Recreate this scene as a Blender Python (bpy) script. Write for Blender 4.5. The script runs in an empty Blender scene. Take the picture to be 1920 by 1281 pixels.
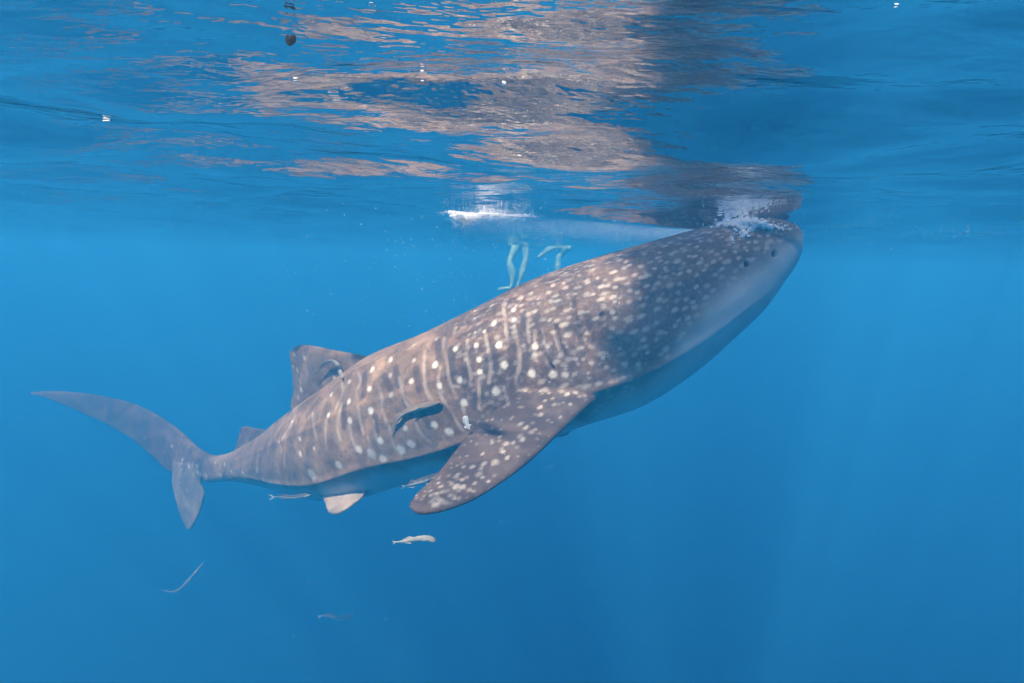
import bpy, bmesh, math, random
import numpy as np
from mathutils import Vector, Matrix, kdtree
from mathutils.bvhtree import BVHTree

rng = np.random.default_rng(7)
random.seed(7)
scene = bpy.context.scene
R = math.radians

# ------------------------------------------------------------------ camera
CAM_DEPTH, FPX, W_PX, H_PX = 0.42, 1150.0, 1920.0, 1281.0
PITCH, ROLL = math.atan((640.5 - 490.0) / FPX), R(1.5)
cam_loc = np.array([0.0, 0.0, -CAM_DEPTH])
fwd = np.array([0.0, math.cos(PITCH), -math.sin(PITCH)])
rt0 = np.array([1.0, 0.0, 0.0])
up0 = np.array([0.0, math.sin(PITCH), math.cos(PITCH)])
rgt = rt0 * math.cos(ROLL) + up0 * math.sin(ROLL)
upv = up0 * math.cos(ROLL) - rt0 * math.sin(ROLL)
cam_d = bpy.data.cameras.new('camera')
cam_d.sensor_width = 36.0
cam_d.lens = 36.0 * FPX / W_PX
cam_d.clip_start, cam_d.clip_end = 0.05, 600.0
cam = bpy.data.objects.new('camera', cam_d)
M = Matrix.Identity(4)
for i in range(3):
    M[i][0], M[i][1], M[i][2], M[i][3] = rgt[i], upv[i], -fwd[i], cam_loc[i]
cam.matrix_world = M
scene.collection.objects.link(cam)
scene.camera = cam

# ------------------------------------------------------------------ sky, sun, exposure
to_sun = np.array([-0.21, -0.545, 0.815]); to_sun /= np.linalg.norm(to_sun)
world = bpy.data.worlds.new('World'); scene.world = world
world.use_nodes = True
wn = world.node_tree.nodes; wl = world.node_tree.links
bg = wn['Background']
sky = wn.new('ShaderNodeTexSky'); sky.sky_type = 'NISHITA'; sky.sun_disc = False
sky.sun_elevation = math.asin(to_sun[2])
sky.sun_rotation = math.atan2(to_sun[0], to_sun[1])
wl.new(sky.outputs[0], bg.inputs[0]); bg.inputs[1].default_value = 0.15
sun_d = bpy.data.lights.new('sun', 'SUN')
sun_d.energy = 5.0; sun_d.angle = R(1.2); sun_d.color = (1.0, 0.89, 0.73)
sun = bpy.data.objects.new('sun', sun_d)
sun.rotation_euler = Vector(to_sun.tolist()).to_track_quat('Z', 'Y').to_euler()
sun.location = (to_sun * 30).tolist()
scene.collection.objects.link(sun)
vs = scene.view_settings
vs.view_transform = 'Standard'; vs.look = 'None'; vs.exposure = 1.8; vs.gamma = 1.0
vs.use_curve_mapping = False
cy = scene.cycles
cy.use_denoising = True
cy.max_bounces = 8; cy.volume_bounces = 2; cy.transparent_max_bounces = 12
cy.use_light_tree = False; cy.diffuse_bounces = 3; cy.glossy_bounces = 4
cy.sample_clamp_indirect = 6.0
cy.use_adaptive_sampling = True; cy.adaptive_threshold = 0.05; cy.adaptive_min_samples = 16

# ------------------------------------------------------------------ helpers
def at(px, py, D):
    """point seen at pixel (px, py) of the photograph at depth D metres"""
    return cam_loc + D * (fwd + rgt * (px - W_PX / 2) / FPX - upv * (py - H_PX / 2) / FPX)
def to_px(P):
    d = np.asarray(P) - cam_loc
    z = d @ fwd
    return W_PX / 2 + FPX * (d @ rgt) / z, H_PX / 2 - FPX * (d @ upv) / z, z
def mesh_obj(name, verts, faces, mat=None, parent=None, smooth=True):
    me = bpy.data.meshes.new(name)
    me.from_pydata([tuple(map(float, v)) for v in verts], [], [tuple(map(int, f)) for f in faces])
    me.update()
    if smooth:
        me.polygons.foreach_set('use_smooth', [True] * len(me.polygons))
    o = bpy.data.objects.new(name, me)
    scene.collection.objects.link(o)
    if mat: me.materials.append(mat)
    if parent: o.parent = parent
    return o
def tag(o, label=None, cat=None, group=None, kind=None):
    if label: o['label'] = label
    if cat: o['category'] = cat
    if group: o['group'] = group
    if kind: o['kind'] = kind
    return o
def empty(name, loc):
    o = bpy.data.objects.new(name, None); o.location = tuple(map(float, loc))
    o.empty_display_size = 0.1
    scene.collection.objects.link(o)
    return o
def mat_new(name):
    m = bpy.data.materials.new(name); m.use_nodes = True
    nt = m.node_tree
    return m, nt, nt.nodes, nt.links
def interp(P, t):
    """Catmull-Rom through rows of P at parameters t in [0, n-1]"""
    P = np.asarray(P, float)
    if P.ndim == 1: P = P[:, None]
    n = len(P)
    Q = np.vstack([2 * P[0] - P[1], P, 2 * P[-1] - P[-2]])
    i = np.clip(np.floor(t).astype(int), 0, n - 2); f = (t - i)[:, None]
    p0, p1, p2, p3 = Q[i], Q[i + 1], Q[i + 2], Q[i + 3]
    return 0.5 * (2 * p1 + (p2 - p0) * f + (2 * p0 - 5 * p1 + 4 * p2 - p3) * f ** 2 + (3 * p1 - p0 - 3 * p2 + p3) * f ** 3)
def grid_faces(nr, ns, closed=True):
    F = []
    for i in range(nr - 1):
        for j in range(ns if closed else ns - 1):
            a = i * ns + j; b = i * ns + (j + 1) % ns
            F.append((a, b, b + ns, a + ns))
    return F
def unit(v):
    v = np.asarray(v, float); return v / np.linalg.norm(v, axis=-1, keepdims=True)

# ------------------------------------------------------------------ water surface
WAVES = []
wr = np.random.default_rng(21)
for lam, slope, n, spread in ((5.5, 0.030, 2, 0.5), (2.6, 0.040, 3, 0.7), (1.25, 0.045, 4, 0.9), (0.62, 0.037, 5, 1.1), (0.31, 0.021, 6, 1.3)):
    for k in range(n):
        l = lam * wr.uniform(0.78, 1.25)
        a = R(78) + wr.normal(0, spread * 0.5)          # direction the waves run: roughly along the view
        WAVES.append((2 * math.pi / l * math.cos(a), 2 * math.pi / l * math.sin(a), slope * l / (2 * math.pi) * 1.10, wr.uniform(0, 6.283)))
def wave_z(x, y):
    z = np.zeros_like(x)
    for kx, ky, am, ph in WAVES:
        s = np.sin(kx * x + ky * y + ph)
        z += am * (s - 0.18 * np.cos(2 * (kx * x + ky * y + ph)))
    return z
def graded(n, span, dense):
    t = np.linspace(-1, 1, n)
    k = math.asinh(span / dense)
    return dense * np.sinh(k * t)
gx = graded(760, 150.0, 2.2); gy = graded(760, 150.0, 2.2) + 2.5
GX, GY = np.meshgrid(gx, gy)
def water_z(x, y):
    z = wave_z(x, y) / (1.0 + (np.hypot(x, y) / 28.0) ** 4)
    yl = 4.95 + 0.18 * (x - 0.2)                       # the trough running back from the shark's head
    k = np.clip((x + 1.2) / 2.4, 0, 1) * np.clip((3.2 - x) / 1.2, 0, 1)
    w = np.exp(-((y - yl) / 0.55) ** 2) * np.clip((x + 1.6) / .8, 0, 1) * np.clip((3.4 - x) / .9, 0, 1)
    return z * (1 - 0.8 * w) - 0.13 * k * np.exp(-((y - yl) / 0.30) ** 2)
GZ = water_z(GX, GY)
wv = np.stack([GX, GY, GZ], -1).reshape(-1, 3)
me = bpy.data.meshes.new('water_surface')
nx, ny = len(gx), len(gy)
idx = np.arange(nx * ny).reshape(ny, nx)
quads = np.stack([idx[:-1, :-1], idx[:-1, 1:], idx[1:, 1:], idx[1:, :-1]], -1).reshape(-1, 4)
me.vertices.add(len(wv)); me.vertices.foreach_set('co', wv.ravel())
me.loops.add(quads.size); me.loops.foreach_set('vertex_index', quads.ravel().astype(np.int32))
me.polygons.add(len(quads))
me.polygons.foreach_set('loop_start', (np.arange(len(quads)) * 4).astype(np.int32))
me.polygons.foreach_set('use_smooth', [True] * len(quads))
me.update(calc_edges=True); me.validate()
surf = bpy.data.objects.new('water_surface', me); scene.collection.objects.link(surf)
tag(surf, kind='structure')
m, nt, nd, lk = mat_new('water_surface')
nd.remove(nd['Principled BSDF'])
tc = nd.new('ShaderNodeNewGeometry')
mp = nd.new('ShaderNodeMapping'); mp.inputs['Scale'].default_value = (0.62, 1.0, 1.0)
lk.new(tc.outputs['Position'], mp.inputs['Vector'])
n1 = nd.new('ShaderNodeTexNoise'); n1.inputs['Scale'].default_value = 9.0; n1.inputs['Detail'].default_value = 3.0; n1.inputs['Roughness'].default_value = 0.5
lk.new(mp.outputs[0], n1.inputs['Vector'])
bump = nd.new('ShaderNodeBump'); bump.inputs['Strength'].default_value = 1.0; bump.inputs['Distance'].default_value = 0.0115
lk.new(n1.outputs['Fac'], bump.inputs['Height'])
fr = nd.new('ShaderNodeFresnel'); fr.inputs['IOR'].default_value = 1.333
gl = nd.new('ShaderNodeBsdfGlossy'); gl.inputs['Roughness'].default_value = 0.0
lk.new(bump.outputs[0], gl.inputs['Normal'])
tr = nd.new('ShaderNodeBsdfTransparent')
# noise in the transparent colour paints caustic lines and broad dapples of light
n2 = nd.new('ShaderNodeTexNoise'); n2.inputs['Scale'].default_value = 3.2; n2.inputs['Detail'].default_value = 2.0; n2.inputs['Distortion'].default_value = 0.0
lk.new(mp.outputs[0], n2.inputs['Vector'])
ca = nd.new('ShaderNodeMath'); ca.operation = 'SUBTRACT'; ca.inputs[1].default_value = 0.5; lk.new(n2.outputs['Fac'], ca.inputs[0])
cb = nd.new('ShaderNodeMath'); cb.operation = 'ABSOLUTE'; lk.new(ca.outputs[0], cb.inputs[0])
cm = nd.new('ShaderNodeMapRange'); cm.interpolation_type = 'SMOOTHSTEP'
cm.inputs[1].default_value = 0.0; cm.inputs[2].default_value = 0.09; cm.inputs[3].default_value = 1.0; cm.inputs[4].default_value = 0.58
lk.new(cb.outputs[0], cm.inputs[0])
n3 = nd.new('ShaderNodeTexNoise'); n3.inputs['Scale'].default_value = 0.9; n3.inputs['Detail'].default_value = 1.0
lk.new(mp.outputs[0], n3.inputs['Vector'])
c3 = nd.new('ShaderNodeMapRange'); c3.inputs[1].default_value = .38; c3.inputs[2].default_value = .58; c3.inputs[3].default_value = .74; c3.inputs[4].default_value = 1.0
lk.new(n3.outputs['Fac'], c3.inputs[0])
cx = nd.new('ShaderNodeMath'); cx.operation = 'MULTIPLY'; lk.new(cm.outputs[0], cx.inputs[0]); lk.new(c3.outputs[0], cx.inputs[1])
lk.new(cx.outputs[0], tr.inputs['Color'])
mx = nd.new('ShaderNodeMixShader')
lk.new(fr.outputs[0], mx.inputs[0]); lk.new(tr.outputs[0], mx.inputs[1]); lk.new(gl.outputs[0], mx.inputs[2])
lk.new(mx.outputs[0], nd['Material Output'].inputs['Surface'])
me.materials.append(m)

# ------------------------------------------------------------------ body of the water
hb = 150.0
v = [(-hb, -60, -70), (hb, -60, -70), (hb, 140, -70), (-hb, 140, -70), (-hb, -60, 0.6), (hb, -60, 0.6), (hb, 140, 0.6), (-hb, 140, 0.6)]
f = [(0, 3, 2, 1), (4, 5, 6, 7), (0, 1, 5, 4), (1, 2, 6, 5), (2, 3, 7, 6), (3, 0, 4, 7)]
m, nt, nd, lk = mat_new('water_volume')
nd.remove(nd['Principled BSDF'])
pv = nd.new('ShaderNodeVolumePrincipled')
pv.inputs['Color'].default_value = (0.024, 0.262, 0.535, 1)
pv.inputs['Absorption Color'].default_value = (0.06, 0.09, 0.14, 1)
pv.inputs['Density'].default_value = 0.105
pv.inputs['Anisotropy'].default_value = 0.08
lk.new(pv.outputs[0], nd['Material Output'].inputs['Volume'])
haze = mesh_obj('haze', v, f, m, smooth=False)
tag(haze, kind='stuff')

# ------------------------------------------------------------------ unseen boat and net added behind the camera to shadow the shark's head
def box(name, x0, x1, y0, y1, z0, z1, mat, parent, bev=0.02):
    bm = bmesh.new(); bmesh.ops.create_cube(bm, size=1.0)
    bmesh.ops.scale(bm, vec=(x1 - x0, y1 - y0, z1 - z0), verts=bm.verts)
    bmesh.ops.translate(bm, vec=((x0 + x1) / 2, (y0 + y1) / 2, (z0 + z1) / 2), verts=bm.verts)
    bmesh.ops.bevel(bm, geom=bm.edges[:], offset=bev, segments=2, affect='EDGES')
    me_ = bpy.data.meshes.new(name); bm.to_mesh(me_); bm.free()
    o = bpy.data.objects.new(name, me_); scene.collection.objects.link(o); o.parent = parent
    me_.materials.append(mat)
    return o
def paint(name, c, rough=.5, var=.15, scale=3.0):
    m, nt, nd, lk = mat_new(name)
    b = nd['Principled BSDF']; b.inputs['Roughness'].default_value = rough
    t = nd.new('ShaderNodeTexCoord'); n = nd.new('ShaderNodeTexNoise'); n.inputs['Scale'].default_value = scale; n.inputs['Detail'].default_value = 5
    lk.new(t.outputs['Object'], n.inputs['Vector'])
    r = nd.new('ShaderNodeMix'); r.data_type = 'RGBA'
    r.inputs[6].default_value = tuple(min(1, q * (1 + var)) for q in c) + (1,); r.inputs[7].default_value = tuple(q * (1 - var) for q in c) + (1,)
    lk.new(n.outputs['Fac'], r.inputs[0]); lk.new(r.outputs[2], b.inputs['Base Color'])
    return m
boat = empty('shadow_caster_boat', (0, 0, 0))
tag(boat, 'unseen white boat and raised net added behind the photographer to shadow the head', 'boat')
BX, BY = -0.88, -0.4                                    # stern end and the side nearest the shark
mw, mdk, mcv = paint('boat_white', (.75, .75, .73)), paint('boat_deck', (.32, .22, .13)), paint('boat_canvas', (.5, .52, .55))
hull_sec = []
for k, (x, hw, zb) in enumerate(((BX, 1.5, -.35), (BX + 1.6, 1.65, -.5), (BX + 3.6, 1.65, -.55), (BX + 5.2, 1.2, -.45), (BX + 6.6, .12, 0.2))):
    yc = BY - 1.65
    hull_sec.append([(x, yc + hw, 1.2), (x, yc + hw * .92, .3), (x, yc + hw * .55, zb * .8), (x, yc, zb), (x, yc - hw * .55, zb * .8), (x, yc - hw * .92, .3), (x, yc - hw, 1.2)])
hv = [p for s_ in hull_sec for p in s_]
hf = [fa for fa in grid_faces(5, 7)] + [tuple(range(7))]
mesh_obj('hull', hv, hf, mw, boat, smooth=False)
box('lower_deck', BX + .2, BX + 4.6, BY - 2.7, BY - .6, 1.2, 1.32, mdk, boat)
for py_ in (BY - .75, BY - 1.25):                      # two slim masts one behind the other carry a yard with the net
    box('mast', BX + 1.50, BX + 1.54, py_ - .02, py_ + .02, 1.325, 8.15, mw, boat, .004)
box('yard', BX - .05, BX + 1.6, BY + .275, BY + .305, 8.105, 8.135, mw, boat, .004)
box('spar', BX + 1.505, BX + 1.535, BY - .725, BY + .27, 8.11, 8.14, mw, boat, .004)
tz = np.linspace(5.25, 8.1, 60); tr_ = np.random.default_rng(4)
edge = 0.10 * np.sin(tz * 5.3) + 0.07 * np.sin(tz * 11.7 + 1) + 0.03 * np.sin(tz * 27) - 0.05
V, F = [], []                                          # added net; its ragged edge is shaped to roughen the shadow's border
for z_, e_ in zip(tz, edge):
    for x_ in (BX - .02 + e_, BX + 1.35 - e_ * .6):
        for y_ in (BY + .28, BY + .30): V.append((x_, y_ + .02 * math.sin(z_ * 3), z_))
for k in range(59):
    a = k * 4; b_ = a + 4
    F += [(a, a + 2, b_ + 2, b_), (a + 1, b_ + 1, b_ + 3, a + 3), (a, b_, b_ + 1, a + 1), (a + 2, a + 3, b_ + 3, b_ + 2)]
F += [(0, 1, 3, 2), (236, 238, 239, 237)]
mnet, nt, nd, lk = mat_new('shadow_caster_net')               # added net, part see-through to set how dark its shadow falls
b = nd['Principled BSDF']; b.inputs['Base Color'].default_value = (.16, .2, .17, 1); b.inputs['Roughness'].default_value = .9
t_ = nd.new('ShaderNodeBsdfTransparent'); mx_ = nd.new('ShaderNodeMixShader'); mx_.inputs[0].default_value = .60
wv_ = nd.new('ShaderNodeTexNoise'); wv_.inputs['Scale'].default_value = 2.5
mr_ = nd.new('ShaderNodeMapRange'); mr_.inputs[3].default_value = .62; mr_.inputs[4].default_value = .86
lk.new(wv_.outputs['Fac'], mr_.inputs[0]); lk.new(mr_.outputs[0], mx_.inputs[0])
lk.new(t_.outputs[0], mx_.inputs[1]); lk.new(b.outputs[0], mx_.inputs[2]); lk.new(mx_.outputs[0], nd['Material Output'].inputs['Surface'])
mesh_obj('shadow_caster_net', V, F, mnet, boat, smooth=False)

# ------------------------------------------------------------------ whale shark
# stations tail -> head: back and belly of the outline, depth of the spine, half width over half height
ST = [  # Tx, Ty, Bx, By, D, wr
    (398, 856, 394, 906, 7.55, 0.62),
    (440, 846, 440, 903, 7.25, 0.72),
    (500, 813, 508, 913, 6.85, 0.80),
    (562, 768, 580, 930, 6.45, 0.86),
    (630, 720, 668, 934, 6.08, 0.92),
    (710, 661, 768, 905, 5.72, 0.95),
    (800, 623, 880, 878, 5.42, 0.98),
    (900, 574, 985, 842, 5.20, 1.00),
    (1000, 524, 1090, 798, 5.06, 1.02),
    (1100, 489, 1200, 760, 5.00, 1.06),
    (1196, 461, 1290, 702, 5.00, 1.13),
    (1276, 439, 1356, 642, 5.03, 1.26),
    (1340, 422, 1402, 594, 5.08, 1.42),
    (1386, 417, 1430, 550, 5.12, 1.66),
    (1416, 421, 1444, 512, 5.16, 2.1),
    (1432, 428, 1448, 484, 5.18, 2.9),
]
ST = np.array(ST, float)
def deep(D): return D + np.maximum(0, D - 6.0) * 0.95      # the tail bends away from the camera
C0 = np.array([(at(r[0], r[1], r[4]) + at(r[2], r[3], r[4])) / 2 for r in ST])
ST[:, 4] = deep(ST[:, 4])
T3 = np.array([at(r[0], r[1], r[4]) for r in ST]); B3 = np.array([at(r[2], r[3], r[4]) for r in ST])
NR, NS = 190, 112
tt = np.linspace(0, len(ST) - 1, NR)
Tt, Bt, WR = interp(T3, tt), interp(B3, tt), interp(ST[:, 5], tt)[:, 0]
CT = (Tt + Bt) / 2
AH = np.linalg.norm(Tt - Bt, axis=1) / 2
UP = unit(Tt - Bt)
TAN = unit(np.gradient(CT, axis=0))
SIDE = unit(np.cross(UP, TAN))
if SIDE[NR // 2][1] > 0: SIDE = -SIDE               # towards the camera side (the shark's right flank)
arc = np.concatenate([[0], np.cumsum(np.linalg.norm(np.diff(CT, axis=0), axis=1))])
LEN = arc[-1]
UR = np.concatenate([[0], np.cumsum(np.linalg.norm(np.diff(interp(C0, tt), axis=0), axis=1))]); LEN0 = UR[-1]; UR = UR / LEN0   # place along the body, 0 tail .. 1 snout
def sec(theta, i):
    """cross-section of ring i at angle theta (0 back, pi/2 right flank, pi belly)"""
    c, s = np.cos(theta), np.sin(theta)
    a, w = AH[i], AH[i] * WR[i]
    u = i / (NR - 1)
    pw = 0.92
    cc = np.sign(c) * np.abs(c) ** pw; ss = np.sign(s) * np.abs(s) ** pw
    rid = 0.0
    mid = np.clip((u - 0.05) / 0.2, 0, 1) * np.clip((0.80 - u) / 0.15, 0, 1)
    for th0, amp in ((R(38), 0.020), (R(74), 0.014), (R(119), 0.022)):
        for sg in (1, -1):
            dth = (theta - sg * th0 + np.pi) % (2 * np.pi) - np.pi
            rid = rid + amp * mid * np.exp(-(dth / 0.055) ** 2)
    return (a * cc + rid * c)[..., None] * UP[i] + (w * ss + rid * s)[..., None] * SIDE[i]
ths = np.linspace(0, 2 * np.pi, NS, endpoint=False)
BV = np.array([CT[i] + sec(ths, i) for i in range(NR)])
verts = BV.reshape(-1, 3).tolist()
faces = grid_faces(NR, NS)
def add_fan(ring_start, centre, flip):
    c = len(verts); verts.append(list(centre))
    for j in range(NS):
        a, b = ring_start + j, ring_start + (j + 1) % NS
        faces.append((b, a, c) if not flip else (a, b, c))
add_fan(0, CT[0] - TAN[0] * 0.05, False)
# blunt snout: lip rings rounding over, then the mouth opening recessed into the head
last = (NR - 1) * NS
hd = unit(TAN[-1])
for sc, dx in ((0.93, 0.035), (0.84, 0.055), (0.74, 0.055), (0.68, 0.035), (0.66, -0.06), (0.58, -0.26), (0.40, -0.42)):
    base = len(verts)
    ring = CT[-1] + hd * dx + sec(ths, NR - 1) * sc
    verts.extend(ring.tolist())
    for j in range(NS):
        a, b = last + j, last + (j + 1) % NS
        faces.append((a, b, base + (j + 1) % NS, base + j))
    last = base
add_fan(last, CT[-1] - hd * 0.46, True)

def fin_island(sections, nsec=34, nch=26, mirror=None):
    """sections: (lead px, lead py, lead D, trail px, trail py, trail D, thickness) root -> tip"""
    S = np.array(sections, float); S[:, 2] = deep(S[:, 2]); S[:, 5] = deep(S[:, 5])
    Lp = np.array([at(*r[0:3]) for r in S]); Tp = np.array([at(*r[3:6]) for r in S])
    t = np.linspace(0, len(S) - 1, nsec)
    Lp, Tp, th = interp(Lp, t), interp(Tp, t), interp(S[:, 6], t)[:, 0]
    if mirror is not None:
        Lp, Tp = mirror(Lp), mirror(Tp)
    span = unit(np.gradient((Lp + Tp) / 2, axis=0))
    nrm = unit(np.cross(Tp - Lp, span))
    c = (1 - np.cos(np.linspace(0, math.pi, nch // 2 + 1))) / 2
    prof = 0.5 * (2.6 * (0.2969 * np.sqrt(c) - 0.126 * c - 0.3516 * c ** 2 + 0.2843 * c ** 3 - 0.1036 * c ** 4) / 0.52 * 2) * 0.5
    prof = prof / prof.max() * 0.5 + 0.04
    base = len(verts)
    for i in range(nsec):
        up_ = [Lp[i] + (Tp[i] - Lp[i]) * cc + nrm[i] * th[i] * p for cc, p in zip(c, prof)]
        dn_ = [Lp[i] + (Tp[i] - Lp[i]) * cc - nrm[i] * th[i] * p for cc, p in zip(c[::-1], prof[::-1])]
        verts.extend([list(x) for x in up_ + dn_])
    ns = 2 * len(c)
    for fa in grid_faces(nsec, ns):
        faces.append(tuple(base + q for q in fa))
    faces.append(tuple(base + q for q in range(ns))[::-1])
    faces.append(tuple(base + (nsec - 1) * ns + q for q in range(ns)))
    return base, len(verts)
FINS = {}
PEC = [(1190, 694, 4.66, 1005, 690, 4.78, .16), (1112, 754, 4.47, 975, 735, 4.50, .13), (1050, 812, 4.22, 912, 780, 4.28, .105), (1002, 858, 4.03, 866, 828, 4.12, .09),
       (950, 899, 3.88, 834, 868, 3.96, .075), (892, 936, 3.75, 803, 901, 3.82, .062), (845, 955, 3.66, 778, 927, 3.72, .052), (808, 963, 3.61, 765, 945, 3.65, .042), (788, 964, 3.59, 771, 957, 3.60, .03)]
FINS['pec'] = fin_island(PEC, 40, 30)
DOR = [(716, 705, 5.76, 570, 800, 6.42, .16), (698, 672, 5.82, 546, 768, 6.44, .11), (636, 658, 6.0, 549, 736, 6.40, .075), (598, 650, 6.14, 547, 704, 6.36, .058), (572, 646, 6.22, 543, 676, 6.32, .048), (557, 648, 6.27, 541, 660, 6.30, .036)]
FINS['dor'] = fin_island(DOR, 30, 26)
DO2 = [(520, 832, 6.80, 446, 862, 7.22, .10), (502, 808, 6.85, 440, 845, 7.26, .07), (480, 803, 6.98, 445, 829, 7.23, .05), (464, 799, 7.07, 448, 813, 7.2, .042), (455, 801, 7.12, 449, 806, 7.15, .034)]
FINS['do2'] = fin_island(DO2, 22, 22)
PEL = [(700, 892, 5.66, 606, 898, 6.02, .10), (684, 927, 5.55, 604, 930, 5.88, .07), (660, 948, 5.5, 609, 948, 5.76, .05), (641, 960, 5.48, 614, 960, 5.66, .042), (630, 964, 5.5, 617, 963, 5.6, .034)]
FINS['pel'] = fin_island(PEL, 22, 22)
CUP = [(412, 858, 7.42, 398, 898, 7.5, .16), (376, 842, 7.68, 322, 886, 7.86, .14), (332, 803, 7.86, 288, 858, 8.0, .115), (286, 772, 8.04, 238, 818, 8.14, .09),
       (236, 752, 8.2, 182, 788, 8.28, .07), (172, 739, 8.36, 122, 762, 8.42, .055), (104, 733, 8.5, 82, 746, 8.52, .042), (62, 735, 8.6, 54, 740, 8.6, .032)]
FINS['cup'] = fin_island(CUP, 44, 26)
CLO = [(400, 872, 7.55, 326, 868, 7.82, .15), (378, 902, 7.62, 322, 903, 7.84, .11), (384, 926, 7.64, 330, 942, 7.84, .08), (379, 951, 7.7, 338, 968, 7.84, .06), (367, 978, 7.76, 346, 986, 7.84, .046), (358, 992, 7.8, 350, 994, 7.84, .034)]
FINS['clo'] = fin_island(CLO, 26, 24)
def mirror_body(P):
    """reflect points through the shark's own mid-plane (ring by ring)"""
    out = []
    for p in P:
        i = int(np.argmin(np.linalg.norm(CT - p, axis=1)))
        d = p - CT[i]
        out.append(p - 2 * (d @ SIDE[i]) * SIDE[i])
    return np.array(out)
im = int(np.argmin(np.abs(tt - 8.6)))
def mirror_pec(P): return P - 2 * ((P - CT[im]) @ SIDE[im])[:, None] * SIDE[im] + UP[im] * 0.10 * np.linspace(0, 1, len(P))[:, None] * 2.0 - TAN[im] * 0.15
im2 = int(np.argmin(np.abs(tt - 4.2)))
def mirror_pel(P): return P - 2 * ((P - CT[im2]) @ SIDE[im2])[:, None] * SIDE[im2] + UP[im2] * 0.12 * np.linspace(0, 1, len(P))[:, None]
FINS['pec2'] = fin_island(PEC, 40, 30, mirror_pec)
FINS['pel2'] = fin_island(PEL, 22, 22, mirror_pel)

src = np.array(verts)
tmp = mesh_obj('whale_shark', verts, faces)
bm = bmesh.new(); bm.from_mesh(tmp.data); bmesh.ops.recalc_face_normals(bm, faces=bm.faces); bm.to_mesh(tmp.data); bm.free()
md = tmp.modifiers.new('skin', 'REMESH'); md.mode = 'VOXEL'; md.voxel_size = 0.0125; md.use_smooth_shade = True
ms = tmp.modifiers.new('soft', 'SMOOTH'); ms.factor = 0.5; ms.iterations = 5
dg = bpy.context.evaluated_depsgraph_get()
shark_me = bpy.data.meshes.new_from_object(tmp.evaluated_get(dg))
old = tmp.data; tmp.modifiers.clear(); tmp.data = shark_me; bpy.data.meshes.remove(old)
shark = tmp; shark_me.name = 'whale_shark'
nv = len(shark_me.vertices)
co = np.empty(nv * 3); shark_me.vertices.foreach_get('co', co); co = co.reshape(-1, 3)
# which part and which place along / around the body every vertex belongs to
tree = kdtree.KDTree(len(src))
part_of = np.zeros(len(src), int)
for k, (nm, (b0, b1)) in enumerate(FINS.items()): part_of[b0:b1] = k + 1
for i, p in enumerate(src): tree.insert(Vector(p), i)
tree.balance()
vpart = np.array([part_of[tree.find(Vector(p))[1]] for p in co])
U = np.empty(nv); TH = np.empty(nv); RI = np.empty(nv, int)
for s in range(0, nv, 20000):
    q = co[s:s + 20000]
    dd = ((q[:, None, :] - CT[None]) ** 2).sum(-1)
    i = dd.argmin(1)
    d = q - CT[i]
    along = (d * TAN[i]).sum(1)
    U[s:s + 20000] = UR[i] + np.clip(along, -0.06, 0.06) / LEN0
    TH[s:s + 20000] = np.arctan2((d * SIDE[i]).sum(1) / WR[i], (d * UP[i]).sum(1))
    RI[s:s + 20000] = i
FRAC = (1 - np.cos(TH)) / 2
PN = {n: k + 1 for k, n in enumerate(FINS)}

# ---- the pattern: pale spots, pale bars, grey ground, white belly
vt = kdtree.KDTree(nv)
for i in range(nv): vt.insert(Vector(co[i]), i)
vt.balance()
bvh = BVHTree.FromPolygons([Vector(c) for c in co], [tuple(p.vertices) for p in shark_me.polygons])
spot = np.zeros(nv); bar = np.zeros(nv)
def pick(px, py):
    d = at(px, py, 1.0) - cam_loc
    h = bvh.ray_cast(Vector(cam_loc), Vector(unit(d)))
    return None if h[0] is None else np.array(h[0])
def twin(p):
    """the matching point on the other flank"""
    i = int(np.argmin(np.linalg.norm(CT - p, axis=1)))
    q = p - 2 * ((p - CT[i]) @ SIDE[i]) * SIDE[i]
    h = bvh.find_nearest(Vector(q))
    return np.array(h[0])
def axis_at(p):
    return TAN[int(np.argmin(np.linalg.norm(CT - p, axis=1)))]
grain = np.sin(co[:, 0] * 61 + 3 * np.sin(co[:, 2] * 37)) * np.sin(co[:, 2] * 83 + 2 * np.sin(co[:, 0] * 45)) + 0.6 * np.sin(co[:, 0] * 190 + co[:, 2] * 140) * np.sin(co[:, 2] * 230 - co[:, 1] * 60)
def stamp(arr, p, r, strength=1.0, axis=None, stretch=1.0):
    R_ = r * max(1.0, stretch) * 1.5
    for c, i, d in vt.find_range(Vector(p), R_):
        dv = co[i] - p
        if axis is not None and stretch != 1.0:
            a = dv @ axis
            dv = dv - axis * a * (1 - 1 / stretch)
        q = np.linalg.norm(dv) / r * (1.0 + 0.13 * grain[i])
        val = strength * float(np.clip((1.32 - q) / 0.62, 0, 1)) ** 1.3
        if val > arr[i]: arr[i] = val
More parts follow.
